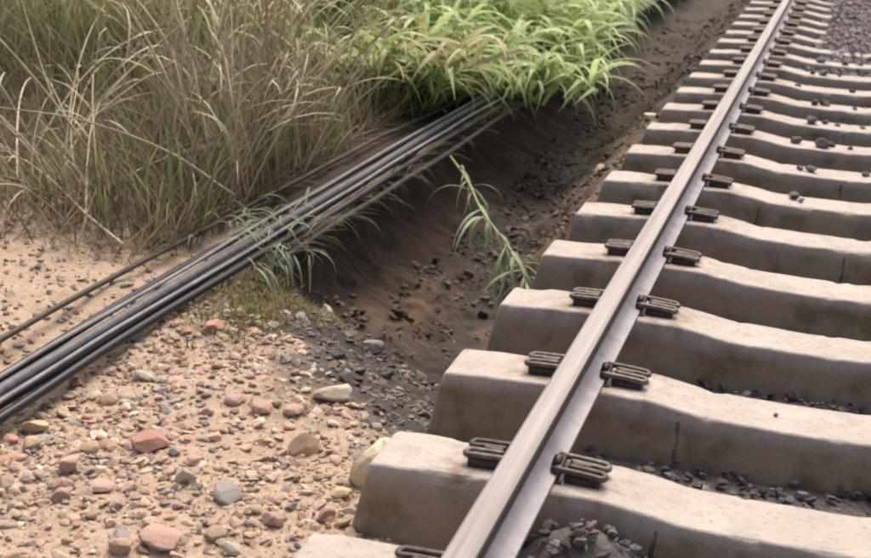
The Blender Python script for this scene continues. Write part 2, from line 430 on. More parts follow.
# ------------------------------------------------------------------ sleepers
L0, L1 = -.40, 1.54
def sleeper_mesh(seed):
    r = np.random.default_rng(seed); o = r.uniform(0, 99)
    def top(x):
        u = x if x < .57 else 1.137 - x
        pts = [(-.5, -.004), (-.4, -.002), (-.2, .010), (-.1, .016), (.19, .018), (.26, .009), (.36, -.006), (.57, -.009)]
        return np.interp(u, *zip(*pts))
    xa = np.concatenate([[L0 - .010, L0 - .006, L0, L0 + .012, L0 + .035], np.arange(L0 + .06, L1 - .045, .018), [L1 - .035, L1 - .012, L1, L1 + .006, L1 + .010]])
    # half section y(z): top flat, rounded arris, sloped flank
    wt, wb, H = .106, .130, .225
    hs = [(wb, -H), (wb - .008, -.12), (wt + .010, -.06), (wt + .006, -.03), (wt + .003, -.012), (wt + .001, -.005), (wt - .003, -.0012), (wt - .010, 0), (wt - .03, 0), (.05, 0)]
    sec = [(-a_, b_) for a_, b_ in hs] + [(0, .001)] + hs[::-1]
    m = len(sec); vs = []
    for i, x in enumerate(xa):
        e = min(i, len(xa) - 1 - i); sgn = 1 if x < .5 else -1
        drop = [.024, .008, .002, 0, 0][e] if e < 5 else 0
        inset = [.012, .005, .001, 0, 0][e] if e < 5 else 0
        for (yy, zz) in sec:
            t = -zz / H
            ex = -sgn * .04 * t * (1 if e < 3 else (.6 if e == 3 else .15 if e == 4 else 0))   # end face slopes outwards
            vs.append((x + ex, yy * (1 - inset / .1), zz + top(x) * (1 - t) - drop * (1 - t)))
    v = np.array(vs)
    ed = np.exp(-((np.abs(v[:, 1]) - wt) / .012) ** 2) * np.exp(-(v[:, 2] / .03) ** 2)
    ch = np.clip(fbm(v[:, 0] * 14 + o, v[:, 1] * 3, 0, 8, 3) - .18, 0, 1) * ed
    v[:, 2] -= .03 * ch; v[:, 1] -= np.sign(v[:, 1]) * .02 * ch
    v[:, 1] += .004 * fbm(v[:, 0] * 9 + o, v[:, 2] * 9, v[:, 1] * 9, 5, 3) + .006 * vnoise(v[:, 0] * 1.3 + o, 0 * v[:, 0], 0, 3)
    v[:, 2] += .003 * fbm(v[:, 0] * 11 + o, v[:, 1] * 11, 0, 6, 3)
    nn = len(xa); i, j = np.meshgrid(np.arange(nn - 1), np.arange(m - 1), indexing='ij'); i = i.ravel(); j = j.ravel()
    f = [np.stack([i * m + j, i * m + j + 1, (i + 1) * m + j + 1, (i + 1) * m + j], 1),
         np.arange(m)[None, ::-1], (np.arange(m) + (nn - 1) * m)[None]]
    return mesh('railway_sleeper', v, f, smooth=False)
SM = [sleeper_mesh(s) for s in range(5)]
for me in SM: me.materials.append(M['concrete'])

def bevel_box(cx, cy, cz, sx, sy, sz_, b=.004):
    import bmesh
    bm = bmesh.new(); bmesh.ops.create_cube(bm, size=1)
    for q_ in bm.verts: q_.co = (q_.co.x * sx + cx, q_.co.y * sy + cy, q_.co.z * sz_ + cz)
    bmesh.ops.bevel(bm, geom=bm.edges[:], offset=b, segments=2, affect='EDGES', profile=.6)
    v = np.array([q_.co[:] for q_ in bm.verts]); f = {}
    for t in bm.faces: f.setdefault(len(t.verts), []).append([q_.index for q_ in t.verts])
    bm.free(); return v, [np.array(g) for g in f.values()]

# one fastening, pointing towards +x from the rail (rail centre at x = 0)
def bar(y0, y1):
    P = [(.050, y0, .047), (.075, y0, .0475), (.11, y0, .046), (.15, y0, .044), (.168, y0, .042), (.176, (y0 + y1) / 2, .041), (.168, y1, .042), (.15, y1, .044), (.11, y1, .046), (.082, y1, .047)]
    return tube(spline(P, 22), .0085, 7)
CL = {'spring_bar': [mesh('spring_bar', *bar(.042, .014)), mesh('spring_bar', *bar(-.042, -.014))],
      'shoulder': mesh('shoulder', *join([bevel_box(.122, 0, .025, .088, .098, .026), bevel_box(.112, 0, .042, .05, .012, .024, .003)])),
      'insulator': mesh('insulator', *join([bevel_box(.056, 0, .043, .026, .098, .018, .006), tube([(.052, -.022, .048), (.052, 0, .058), (.052, .022, .048)], .012, 8)])),
      'rail_pad': mesh('rail_pad', *bevel_box(0, 0, .019, .15, .13, .008, .002))}
for q_ in CL['spring_bar']: q_.materials.append(M['ironlight'])
CL['shoulder'].materials.append(M['iron']); CL['insulator'].materials.append(M['iron']); CL['rail_pad'].materials.append(M['iron'])

ordn = ['nearest', 'second nearest', 'third nearest', 'fourth nearest', 'fifth nearest', 'sixth nearest', 'seventh nearest', 'eighth nearest', 'ninth nearest', 'tenth nearest',
        'eleventh', 'twelfth', 'thirteenth', 'fourteenth', 'fifteenth', 'sixteenth', 'seventeenth', 'eighteenth', 'nineteenth', 'twentieth', 'twenty-first', 'twenty-second', 'twenty-third', 'twenty-fourth', 'twenty-fifth']
extra = {0: 'nearest concrete sleeper, only its pale bare end showing at the bottom edge',
         1: 'second nearest concrete sleeper, its end overlapping the yellowish rock',
         2: 'third nearest concrete sleeper, its end jutting over the dark gully with an open gap ahead',
         3: 'fourth nearest concrete sleeper, end hanging over the gully just before the fallen reed',
         4: 'fifth nearest concrete sleeper, with the tip of the fallen reed lying at its end',
         5: 'sixth nearest concrete sleeper, beside the small pale round stone on the bank',
         6: 'seventh nearest concrete sleeper, its end against the lit brown bank',
         7: 'eighth nearest concrete sleeper, a single dark stone lying on its top by the right edge',
         8: 'ninth nearest concrete sleeper, with flat dark ballast stones lying on its top',
         9: 'tenth nearest concrete sleeper, several dark stones strewn along its top'}
for i in range(NS0, NS1):
    y = K0 + SP * i + (.07 if i == 0 else 0) + (random.uniform(-.008, .008) if i > 5 else 0)
    if i in extra: lb = extra[i]
    elif 10 <= i <= 16: lb = 'concrete sleeper, %s counting away from the nearest along the rail' % ordn[i]
    elif i > 16: lb = '%s concrete sleeper from the nearest, partly drowned in ballast' % ordn[i]
    else: lb = 'concrete sleeper under the near stretch of rail'
    s = obj('railway_sleeper', SM[i % 5], None, None, lb, 'sleeper', 'concrete sleepers under the rail', loc=(0, y, random.uniform(-.003, .003)))
    s.rotation_euler = (0, 0, random.uniform(-.006, .006))
    obj('rail_pad', CL['rail_pad'], None, s)
    for sg in (1, -1):
        c = bpy.data.objects.new('rail_clip', CL['shoulder']); COL.objects.link(c); c.parent = s
        if sg < 0: c.rotation_euler = (0, 0, math.pi)
        c.location.y = random.uniform(-.008, .008)
        for b in CL['spring_bar']: obj('spring_bar', b, None, c)
        obj('insulator', CL['insulator'], None, c)

# ------------------------------------------------------------------ rails
def extrude(poly, ya, yb):
    p_ = np.array(poly); m = len(p_); yy = np.arange(ya, yb + .01, .5); k_ = len(yy)
    v = np.concatenate([np.stack([p_[:, 0], np.full(m, y_), p_[:, 1]], 1) for y_ in yy])
    i, j = np.meshgrid(np.arange(k_ - 1), np.arange(m), indexing='ij'); i = i.ravel(); j = j.ravel(); j2 = (j + 1) % m
    return v, [np.stack([i * m + j, i * m + j2, (i + 1) * m + j2, (i + 1) * m + j], 1), np.arange(m)[None], (np.arange(m) + (k_ - 1) * m)[None, ::-1]]
HD = [(-.034, .152), (-.031, .1595), (-.024, .163), (0, .165), (.024, .163), (.031, .1595), (.034, .152), (.035, .128), (.010, .117), (-.010, .117), (-.035, .128)]
WB = [(-.009, .118), (.009, .118), (.0075, .095), (.0075, .075), (.011, .056), (-.011, .056), (-.0075, .075), (-.0075, .095)]
FT = [(-.060, .024), (-.060, .034), (-.03, .043), (-.010, .057), (.010, .057), (.03, .043), (.060, .034), (.060, .024)]
def rail(x, label):
    r = obj('rail', None, None, None, label, 'rail', loc=(x, 0, 0))
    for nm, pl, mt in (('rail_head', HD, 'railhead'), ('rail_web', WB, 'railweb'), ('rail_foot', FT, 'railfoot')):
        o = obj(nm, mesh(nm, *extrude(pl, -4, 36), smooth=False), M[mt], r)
    return r
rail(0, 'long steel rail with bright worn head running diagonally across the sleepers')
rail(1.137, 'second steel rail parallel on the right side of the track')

# ------------------------------------------------------------------ cables
def cable(name, P, r, mat, label, cat='cable', n=140, wob=.012, seed=0, zoff=None):
    p_ = spline(P, n)
    p_[:, 0] += wob * fbm(p_[:, 1] * 1.1 + seed * 9.1, 0 * p_[:, 1], 0, 80 + seed, 2)
    p_[:, 2] += wob * fbm(p_[:, 1] * 1.0 + seed * 5.7, 0 * p_[:, 1] + 5, 0, 90 + seed, 2)
    return obj(name, mesh(name, *tube(p_, r, 12)), mat, None, label, cat, 'cables strung along the gully edge')
cb = [
    ('cable', [(-1.745, -2.5, -.17), (-1.735, 1, -.165), (-1.73, 3, -.155), (-1.70, 5, -.16), (-1.665, 8, -.175), (-1.64, 9.6, -.24), (-1.67, 10.6, -.42)], .0165, 'cable', 'black cable on the bank side of the main bundle', 1),
    ('cable', [(-1.70, -2.5, -.175), (-1.69, 1, -.168), (-1.675, 3, -.165), (-1.645, 5, -.165), (-1.615, 8, -.18), (-1.59, 9.6, -.24), (-1.62, 10.6, -.42)], .0205, 'cablegrey', 'thick grey cable along the middle of the bundle', 2),
    ('cable', [(-1.652, -2.5, -.18), (-1.643, 1, -.172), (-1.622, 3, -.17), (-1.585, 5, -.17), (-1.555, 8, -.185), (-1.54, 9.6, -.24), (-1.57, 10.6, -.42)], .0175, 'cable', 'black cable just below the grey one', 3),
    ('cable', [(-1.610, -2.5, -.19), (-1.600, 1, -.185), (-1.572, 3, -.18), (-1.530, 5, -.18), (-1.500, 8, -.195), (-1.49, 9.6, -.24), (-1.52, 10.6, -.42)], .0155, 'cable', 'lowest black cable of the bundle, nearest the track', 4),
    ('cable', [(-1.96, -2.5, -.19), (-1.925, 2, -.17), (-1.895, 3.5, -.155), (-1.845, 5, -.15), (-1.80, 6.2, -.16), (-1.74, 8, -.19), (-1.72, 9.4, -.3)], .011, 'cablebrown', 'thin dark wire running apart above the bundle', 5),
    ('cable', [(-1.53, 3.1, -.26), (-1.52, 3.6, -.235), (-1.49, 5, -.225), (-1.46, 7, -.235), (-1.47, 8.6, -.27), (-1.56, 9.6, -.42)], .018, 'cable', 'black cable hanging lowest on the cut bank under the others', 6),
    ('cable', [(-1.722, -2.5, -.148), (-1.712, 1, -.142), (-1.702, 3, -.136), (-1.672, 5, -.138), (-1.640, 8, -.155), (-1.62, 9.6, -.24), (-1.62, 10.4, -.4)], .0075, 'cableglint', 'thin pale line added as a highlight on top of the bundle, on its bank side', 7),  # added tube, not a real wire: highlight on the cables below
    ('cable', [(-1.630, -2.5, -.158), (-1.622, 1, -.150), (-1.598, 3, -.147), (-1.558, 5, -.148), (-1.528, 8, -.165), (-1.54, 9.6, -.24), (-1.56, 10.4, -.4)], .0075, 'cableglint', 'thin pale line added as a highlight on top of the bundle, on its track side', 8),  # second added tube, likewise drawing a cable-top highlight
]
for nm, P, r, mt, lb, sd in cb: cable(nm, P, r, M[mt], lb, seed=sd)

# ------------------------------------------------------------------ loose stones
n = 46000
px = rng.uniform(-3.4, -.25, n); py = .4 + 7.6 * rng.uniform(0, 1, n) ** 1.5
dens = np.where(px > -1.62, 1.0, .45) * np.where((py > 3.4) & (px < -1.55), .35, 1) * (.3 + .7 * sst((fbm(px * 2.2, py * 2.2, 0, 101, 3) + .45) / .7))
D, Lw, Rw, dd, el = gully(px, py)
ok = (rng.uniform(0, 1, n) < dens * (1 - .80 * sst((dd - .45) / .7))) & ~((np.abs(px - el) < .22) & (dd > 0))
px, py, dd = px[ok], py[ok], dd[ok]; n = len(px)
sz = .0038 + .0185 * rng.uniform(0, 1, n) ** 2.6
pal = np.array([[.50, .37, .26], [.42, .28, .19], [.52, .40, .33], [.33, .28, .25], [.60, .51, .40], [.24, .19, .16], [.44, .25, .18], [.30, .29, .22], [.40, .35, .34]])
cl = pal[rng.choice(9, n, p=[.22, .16, .14, .12, .12, .08, .06, .05, .05])] * rng.uniform(.7, 1.15, (n, 1))
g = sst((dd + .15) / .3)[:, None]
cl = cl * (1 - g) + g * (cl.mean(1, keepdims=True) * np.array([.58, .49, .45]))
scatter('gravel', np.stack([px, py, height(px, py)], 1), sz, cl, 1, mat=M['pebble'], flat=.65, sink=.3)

n = 16000
px = rng.uniform(-1.5, -.4, n); py = rng.uniform(2.4, 16, n)
D, Lw, Rw, dd, el = gully(px, py)
ok = (dd > .15) & (px > el + .1) & (fbm(px * 3, py * 3, 0, 171, 2) > -.1); px, py = px[ok], py[ok]; n = len(px)
cl = np.array([[.10, .074, .058], [.15, .108, .078], [.07, .055, .046], [.20, .145, .10]])[rng.integers(0, 4, n)] * rng.uniform(.7, 1.2, (n, 1))
scatter('soil_clods', np.stack([px, py, height(px, py)], 1), (.006 + .034 * rng.uniform(0, 1, n) ** 4), cl, 1, mat=M['pebble'], flat=.7, sink=.5)

n = 6500
px = rng.uniform(-3.0, -.33, n); py = rng.uniform(.5, 3.3, n)
D, Lw, Rw, dd, el = gully(px, py)
dn = sst((fbm(px * 1.8, py * 1.8, 0, 181, 3) + .5) / .6) * np.where(px > -1.62, 1, .18)
ok = (rng.uniform(0, 1, n) < dn) & (dd < .12); px, py = px[ok], py[ok]; n = len(px)
pr = np.array([[.50, .37, .26], [.45, .31, .22], [.50, .35, .28], [.58, .47, .36], [.40, .31, .24], [.46, .27, .19], [.36, .32, .28], [.36, .33, .23]])
cl = pr[rng.choice(8, n, p=[.24, .17, .17, .14, .1, .07, .07, .04])] * rng.uniform(.8, 1.25, (n, 1))
scatter('rubble', np.stack([px, py, height(px, py)], 1), (.009 + .025 * rng.uniform(0, 1, n) ** 2.4), cl, 2, mat=M['pebble'], flat=.55, sink=.5, nvar=20)

# stones one could pick out singly
HERO = [  # x, y, half size, flat, colour, label, on gully floor?
    (-1.13, 1.70, .062, .62, 'reddish', 'reddish brick-coloured rock, reddest of the large stones left of the track'),
    (-.475, 1.80, .095, .75, 'yellowish', 'low rounded yellowish rock tucked behind the end of the second nearest sleeper'),
    (-.64, 4.72, .045, .85, 'pale', 'pale pinkish round stone on the bank beside the sixth nearest sleeper'),
    (-.70, 4.50, .05, .5, 'grey', 'flat grey stone on the bank just below the pale round one'),
    (-.72, 1.86, .055, .7, 'tan', 'rounded tan rock on the pebbles left of the second nearest sleeper'),
    (-.80, 1.50, .050, .5, 'grey', 'flat dark grey stone in the pebbles below the reddish rock'),
    (-.95, 1.53, .040, .7, 'pale', 'pale whitish stone on the pebbles right of the reddish rock'),
    (-.84, 1.22, .07, .45, 'pinkish', 'broad pinkish slab of rock at the bottom edge of the pebble ground'),
    (-1.28, 1.50, .05, .6, 'pinkish', 'pinkish grey stone left of the reddish rock'),
    (-1.53, 1.74, .05, .6, 'tan', 'tan stone just below the cables at the left edge'),
    (-.80, 2.22, .065, .55, 'pale', 'pale crumbly clod at the lip where pebbles drop into the gully'),
    (-1.10, 3.50, .055, .6, 'grey', 'light grey stone lying out in the middle of the dark gully floor'),
    (-1.35, 3.62, .05, .5, 'pale', 'flat pale stone on the gully floor near its left bank'),
    (-.98, 3.82, .045, .7, 'dark', 'dark stone on the gully floor farther in beyond the light grey one'),
    (-1.40, 2.62, .045, .6, 'reddish', 'small dull red stone at the mossy lip below the cables'),
    (-1.22, 3.02, .04, .6, 'grey', 'grey stone on the dark slope into the gully'),
    (-.62, 7.9, .06, .5, 'pale', 'pale flat stone on the dark soil shoulder left of the distant sleepers'),
    (-.78, 6.9, .07, .4, 'tan', 'flat tan slab on the soil lip left of the ninth sleeper'),
]
def place_stone(me, x, y, s, mat, label, group=None, z=None, sink=.35, flat=.6, name='stone'):
    o = bpy.data.objects.new(name, me); COL.objects.link(o)
    zz = float(height(np.array([x]), np.array([y]))[0]) if z is None else z
    o.location = (x, y, zz + s * flat * (1 - sink) * .8)
    o.rotation_euler = (random.uniform(-.2, .2), random.uniform(-.2, .2), random.uniform(0, 6.28)); o.scale = (s, s, s)
    tag(o, label, 'stone', group)
    return o
for (x, y, s, fl, c, lb) in HERO:
    v, f = stone_shape(3, 3 if c == 'yellowish' else 12, .14, fl, np.random.default_rng(int(abs(x * 977) + y * 131)))
    v = v * (1 + .05 * fbm(v[:, 0] * 6, v[:, 1] * 6, v[:, 2] * 6, 4, 3))[:, None] * 1.12
    place_stone(mesh('stone', v, [f], smooth=False), x, y, s, None, lb, flat=fl).data.materials.append(STONE[c])
VAR = {}
for c in STONE:
    VAR[c] = []
    for _ in range(5):
        v, f = stone_shape(2, 9, .14, .62); me = mesh('stone', v, [f], smooth=False); me.materials.append(STONE[c]); VAR[c].append(me)
placed = [(h_[0], h_[1], h_[2]) for h_ in HERO]
cnt = 0; tries = 0
while cnt < 280 and tries < 6000:
    tries += 1
    x = random.uniform(-1.75, -.36); y = random.uniform(.75, 4.0) if random.random() < .85 else random.uniform(4, 7)
    D, Lw, Rw, dd, el = [float(a) for a in gully(np.array([x]), np.array([y]))] if False else [float(np.ravel(a)[0]) for a in gully(np.array([x]), np.array([y]))]
    if abs(x - el) < .2 and dd > -.1: continue
    if dd > 0 and random.random() < .6: continue
    s = .015 + .026 * random.random() ** 2
    if any((x - a) ** 2 + (y - b) ** 2 < (s + c_) ** 2 for a, b, c_ in placed): continue
    placed.append((x, y, s))
    if dd > .05:
        c = random.choice(['dark', 'dark', 'grey']); lb = '%s stone loose on the dark gully floor %s' % ('dark' if c == 'dark' else 'dull grey', 'near its pebbly lip' if dd < .6 else 'out in the middle' if y < 4.2 else 'by the cut bank' if x < -1.1 else 'under the sleeper ends'); gp = 'stones on the gully floor'
    else:
        c = random.choices(['tan', 'pinkish', 'pale', 'grey', 'reddish'], [40, 30, 18, 8, 4])[0]
        lb = '%s %s stone loose in the washed-out gravel %s' % ('small' if s < .024 else 'fist-sized', c, 'just below the cables' if x < -1.3 else 'beside the sleeper ends' if x > -.7 else 'at the bottom of the picture' if y < 1.45 else 'around the reddish rock' if y < 1.95 else 'near the gully lip'); gp = 'stones strewn on the washed-out ground'
    place_stone(random.choice(VAR[c]), x, y, s, None, lb, gp); cnt += 1
# ballast stones lying on the sleepers
DEB = [(.41, 6.12, .045), (.55, 6.10, .06), (.60, 6.15, .03), (.70, 6.12, .025), (.46, 5.47, .03), (.52, 5.45, .038), (.78, 5.50, .03), (.46, 4.84, .04), (.50, 4.80, .022),
       (.48, 8.72, .05), (.59, 8.75, .02), (.69, 8.08, .035), (.46, 7.42, .045), (.52, 7.44, .05), (.71, 7.40, .025), (.47, 6.76, .055), (.55, 6.80, .03), (.62, 6.77, .022), (.76, 6.78, .025), (.545, 2.22, .010),
       (.33, 8.06, .03), (.40, 8.72, .035), (.62, 9.36, .04), (.74, 9.4, .03), (.45, 9.35, .05)]
for (x, y, s) in DEB:
    i = round((y - K0) / SP); dy = y - (K0 + SP * i)
    y = K0 + SP * i + max(-.075, min(.075, dy))
    onn = sum(1 for a in DEB if round((a[1] - K0) / SP) == i and a[0] < x)
    lb = '%s dark ballast stone from the rail on top of the %s sleeper' % (('first', 'second', 'third', 'fourth', 'fifth', 'sixth')[onn], ordn[i])
    place_stone(random.choice(VAR['dark']), x, y, s, None, lb, 'ballast stones lying on the sleepers', z=-.008, sink=.15, flat=.55, name='ballast_stone')

# ------------------------------------------------------------------ grass
def blades(base, az, length, lean, curl, width, col, segs=5, tipcol=None):
    n = len(base); t = np.linspace(0, 1, segs + 1)
    th = lean[:, None] + curl[:, None] * t[None] ** 1.3
    dl = (length / segs)[:, None]
    r = np.concatenate([np.zeros((n, 1)), np.cumsum(np.sin(th[:, :-1]) * dl, 1)], 1)
    z = np.concatenate([np.zeros((n, 1)), np.cumsum(np.cos(th[:, :-1]) * dl, 1)], 1)
    cx, sx_ = np.cos(az)[:, None], np.sin(az)[:, None]
    c = np.stack([base[:, :1] + r * cx, base[:, 1:2] + r * sx_, base[:, 2:] + z], -1)
    wa = az + math.pi / 2 + rng.uniform(-.9, .9, n)
    ww = width[:, None] * np.clip(np.minimum(.55 + t * 1.6, 1.15 * (1 - t ** 2.2)), .04, 1)[None] * .5
    off = np.stack([np.cos(wa)[:, None] * ww, np.sin(wa)[:, None] * ww, 0 * ww], -1)
    v = np.stack([c - off, c + off], 2).reshape(-1, 3)
    s = np.arange(segs); k_ = 2 * (segs + 1)
    f = np.stack([2 * s, 2 * s + 1, 2 * s + 3, 2 * s + 2], 1)
    f = (f[None] + (np.arange(n) * k_)[:, None, None]).reshape(-1, 4)
    cc = np.repeat(col[:, None], segs + 1, 1)
    if tipcol is not None: cc = cc * (1 - t[None, :, None]) + tipcol[:, None] * t[None, :, None]
    return v, f, np.repeat(cc, 2, 1).reshape(-1, 3)

def grass_obj(name, px, py, length, lean, curl, width, col, mat, azb=None, tip=None, segs=5, kind='stuff', dz=-.02):
    n = len(px); az = rng.uniform(0, 2 * math.pi, n) if azb is None else azb
    v, f, c = blades(np.stack([px, py, height(px, py) + dz], 1), az, length, lean, curl, width, col, segs, tip)
    return obj(name, mesh(name, v, [f], c), mat, kind=kind)

def in_grass(x, y):
    e = .35 * fbm(x * 1.4, y * 1.4, 0, 121, 3)
    return (x < -1.89 + .1 * e) & (y > 3.42 + e + .32 * np.clip(x + 2.1, -1.2, 0))
DRY = np.array([[.40, .32, .20], [.30, .235, .155], [.46, .38, .25], [.23, .18, .125], [.34, .33, .17]])
GRN = np.array([[.26, .30, .13], [.33, .35, .16], [.20, .25, .11]])
YGR = np.array([[.50, .50, .26], [.55, .52, .30], [.40, .44, .22]])
n = 46000
px = -1.8 - 9.5 * rng.uniform(0, 1, n) ** 1.4; py = 3.0 + 15 * rng.uniform(0, 1, n) ** 1.35
cl_ = fbm(px * .9, py * .9, 0, 131, 3)
ok = in_grass(px, py) & (rng.uniform(-.9, .5, n) < cl_ + .25) & ~((px > -2.9) & (py > 5.4) & (rng.uniform(0, 1, n) < .85))
px, py, cl_ = px[ok], py[ok], cl_[ok]; n = len(px)
gr_ = sst((py - 4.9 + 2.5 * cl_) / 3.2 + .75 * sst((-px - 2.6) / 1.0) * sst((py - 4.9) / 1.0))[:, None]
green = rng.uniform(0, 1, (n, 1)) < (.30 + .60 * gr_)
col = np.where(green, np.where(py[:, None] > 5.6 + .8 * (px[:, None] > -3), YGR[rng.integers(0, 3, n)], GRN[rng.integers(0, 3, n)]), DRY[rng.integers(0, 5, n)]) * rng.uniform(.65, 1.2, (n, 1))
hgt = (.35 + .75 * rng.uniform(0, 1, n)) * (.75 + .45 * cl_) * (.75 + .4 * sst((py - 3.6) / 1.5))
hgt = hgt * (1 - .66 * sst((-px - 2.2) / .6) * (1 - sst((py - 3.6) / 2.4)))
az = rng.normal(math.pi * .95, 1.5, n)
grass_obj('dry_grass', px, py, np.clip(hgt, .15, 1.5), np.abs(rng.normal(.18, .22, n)), rng.uniform(.1, 1.5, n), rng.uniform(.006, .013, n), col * .8, M['grass'], az, col * 1.1)
n = 11000
px = -2.9 - 7.5 * rng.uniform(0, 1, n) ** 1.2; py = 5.6 + 7 * rng.uniform(0, 1, n)
col = YGR[rng.integers(0, 3, n)] * rng.uniform(.75, 1.15, (n, 1))
grass_obj('yellow_green_grass', px, py, rng.uniform(.7, 1.35, n), np.abs(rng.normal(.15, .2, n)), rng.uniform(.3, 1.6, n), rng.uniform(.010, .02, n), col, M['herb'], None, col * 1.1)
# low dead litter at the foot of the stand
n = 9000
px = -1.95 - 3.2 * rng.uniform(0, 1, n) ** 1.3; py = 3.0 + 5 * rng.uniform(0, 1, n)
ok = in_grass(px, py + .3); px, py = px[ok], py[ok]; n = len(px)
col = DRY[rng.integers(0, 5, n)] * rng.uniform(.5, 1.0, (n, 1))
grass_obj('dead_grass_litter', px, py, rng.uniform(.12, .4, n), rng.uniform(.5, 1.4, n), rng.uniform(0, .7, n), rng.uniform(.005, .011, n), col, M['grass'])

# canes: shared meshes, every cane of a tussock a part of it
def cane_mesh(seed, L):
    r = np.random.default_rng(seed); k_ = 12; t = np.linspace(0, 1, k_)
    bend = r.uniform(.12, .9); th = .04 + bend * t ** 1.6
    x = np.concatenate([[0], np.cumsum(np.sin(th[:-1]))]) * L / (k_ - 1); z = np.concatenate([[0], np.cumsum(np.cos(th[:-1]))]) * L / (k_ - 1)
    y = .03 * L * np.sin(t * r.uniform(2, 5))
    parts = [tube(np.stack([x, y, z], 1), np.interp(t, [0, .7, 1], [.0052, .0036, .0012]), 5)]
    v, f = join(parts)
    for q_ in range(r.integers(2, 5)):
        i = r.integers(4, k_ - 1); a = r.uniform(0, 6.28)
        bv, bf, _ = blades(np.array([[x[i], y[i], z[i]]]), np.array([a]), np.array([r.uniform(.2, .42)]), np.array([r.uniform(.3, .9)]), np.array([r.uniform(.8, 2.2)]), np.array([.010]), np.zeros((1, 3)))
        v, f = join([(v, f), (bv, [bf])])
    me = mesh('cane', v, f); me.materials.append(M['stalk']); return me
CANE = [cane_mesh(s, .75 + .07 * s) for s in range(12)]
TUS = [(-2.12, 4.0, 26, 'fan-shaped tussock of tall dry canes rising just behind the weed on the cables', 0.0, .30),
       (-2.55, 3.6, 20, 'low tussock of pale dry canes slumped at the sand edge', 2.6, .95),
       (-2.16, 4.7, 24, 'dense tussock of upright brown canes behind the thin wire', 0.3, .28),
       (-3.0, 3.9, 22, 'sprawling dry tussock by the left edge with canes bent over the sand', 2.9, .8),
       (-2.7, 5.2, 22, 'tall dry tussock in the middle of the dead grass', 1.9, .35),
       (-2.75, 5.9, 20, 'brown tussock left of the first green reeds', 0.5, .25),
       (-3.9, 5.6, 20, 'dry tussock far left with long arching canes', 2.7, .6)]
for (x, y, k_, lb, azm, ln) in TUS:
    z = float(height(np.array([x]), np.array([y]))[0])
    t_ = obj('dry_tussock', None, None, None, lb, 'dry grass', 'tussocks of dry cane on the bank', loc=(x, y, z - .02))
    for i in range(k_):
        c = bpy.data.objects.new('cane', CANE[(i * 5 + int(x * 10)) % 12]); COL.objects.link(c); c.parent = t_
        a = azm + random.gauss(0, 1.3); c.location = (random.gauss(0, .13), random.gauss(0, .12), 0)
        c.rotation_euler = Matrix.Rotation(a, 3, 'Z').to_euler(); c.rotation_euler = (Matrix.Rotation(a, 3, 'Z') @ Matrix.Rotation(abs(random.gauss(ln, .2)), 3, 'Y')).to_euler()
        s = random.uniform(.8, 1.25); c.scale = (s, s, s)

# long single stalks that arch clear of the stand
ARCH = [([(-2.35, 4.55, .1), (-2.9, 4.75, .62), (-3.5, 4.85, .80), (-4.3, 4.9, .70)], 'long pale stalk arching left across the dead grass, highest of the arching stalks'),
        ([(-1.85, 3.75, -.05), (-2.15, 3.7, .12), (-2.55, 3.65, .22), (-3.0, 3.6, .24)], 'long stalk leaning left from the weed on the cables'),
        ([(-2.08, 4.0, 0), (-2.3, 4.2, .5), (-2.55, 4.4, .85), (-2.9, 4.6, 1.15)], 'straight pale stalk slanting up left from the fan-shaped tussock'),
        ([(-1.98, 4.0, 0), (-1.98, 4.1, .5), (-2.02, 4.2, .9), (-2.15, 4.3, 1.3)], 'thick upright pale cane in front of the fan-shaped tussock'),
        ([(-2.05, 3.15, -.14), (-2.3, 3.3, -.09), (-2.6, 3.5, -.02), (-2.95, 3.7, .04)], 'fallen stalk lying across the sand edge towards the thin wire'),
        ([(-2.28, 3.25, -.13), (-2.42, 3.5, .02), (-2.55, 3.75, .14), (-2.65, 4.0, .22)], 'short bleached stalk pointing down at the sand')]
for P, lb in ARCH:
    p_ = spline(P, 22); a = np.linspace(0, 1, 22)
    parts = [tube(p_, .007 - .0045 * a, 6)]
    for q_ in range(4):
        i = random.randint(8, 20)
        bv, bf, _ = blades(p_[i][None], rng.uniform(0, 6.28, 1), rng.uniform(.15, .35, 1), rng.uniform(.5, 1.2, 1), rng.uniform(.8, 1.8, 1), np.array([.010]), np.zeros((1, 3)))
        parts.append((bv, [bf]))
    obj('dry_stalk', mesh('dry_stalk', *join(parts)), M['stalk'], None, lb, 'dry stalk', 'long dry stalks')

# ------------------------------------------------------------------ green reeds
def leaf_mesh(seed, mat):
    r = np.random.default_rng(seed); k_ = 9; t = np.linspace(0, 1, k_); L = 1.0
    th = r.uniform(.35, .8) + r.uniform(1.5, 2.5) * t ** 1.2
    x = np.concatenate([[0], np.cumsum(np.sin(th[:-1]))]) / (k_ - 1); z = np.concatenate([[0], np.cumsum(np.cos(th[:-1]))]) / (k_ - 1)
    w_ = .039 * np.clip(np.minimum(.4 + 2.2 * t, 1.12 * (1 - t ** 1.8)), .03, 1)
    y0 = .06 * np.sin(t * r.uniform(1, 3)) * r.choice([-1, 1])
    v = np.concatenate([np.stack([x, y0 - w_, z + .35 * w_], 1), np.stack([x, y0, z], 1), np.stack([x, y0 + w_, z + .35 * w_], 1)])
    i = np.arange(k_ - 1)
    f = np.concatenate([np.stack([i, i + k_, i + k_ + 1, i + 1], 1), np.stack([i + k_, i + 2 * k_, i + 2 * k_ + 1, i + k_ + 1], 1)])
    me = mesh('leaf', v, [f]); me.materials.append(mat); return me
LEAF = [leaf_mesh(s, M['leaf']) for s in range(14)]
LEAFD = [leaf_mesh(s + 40, M['leafdry']) for s in range(6)]
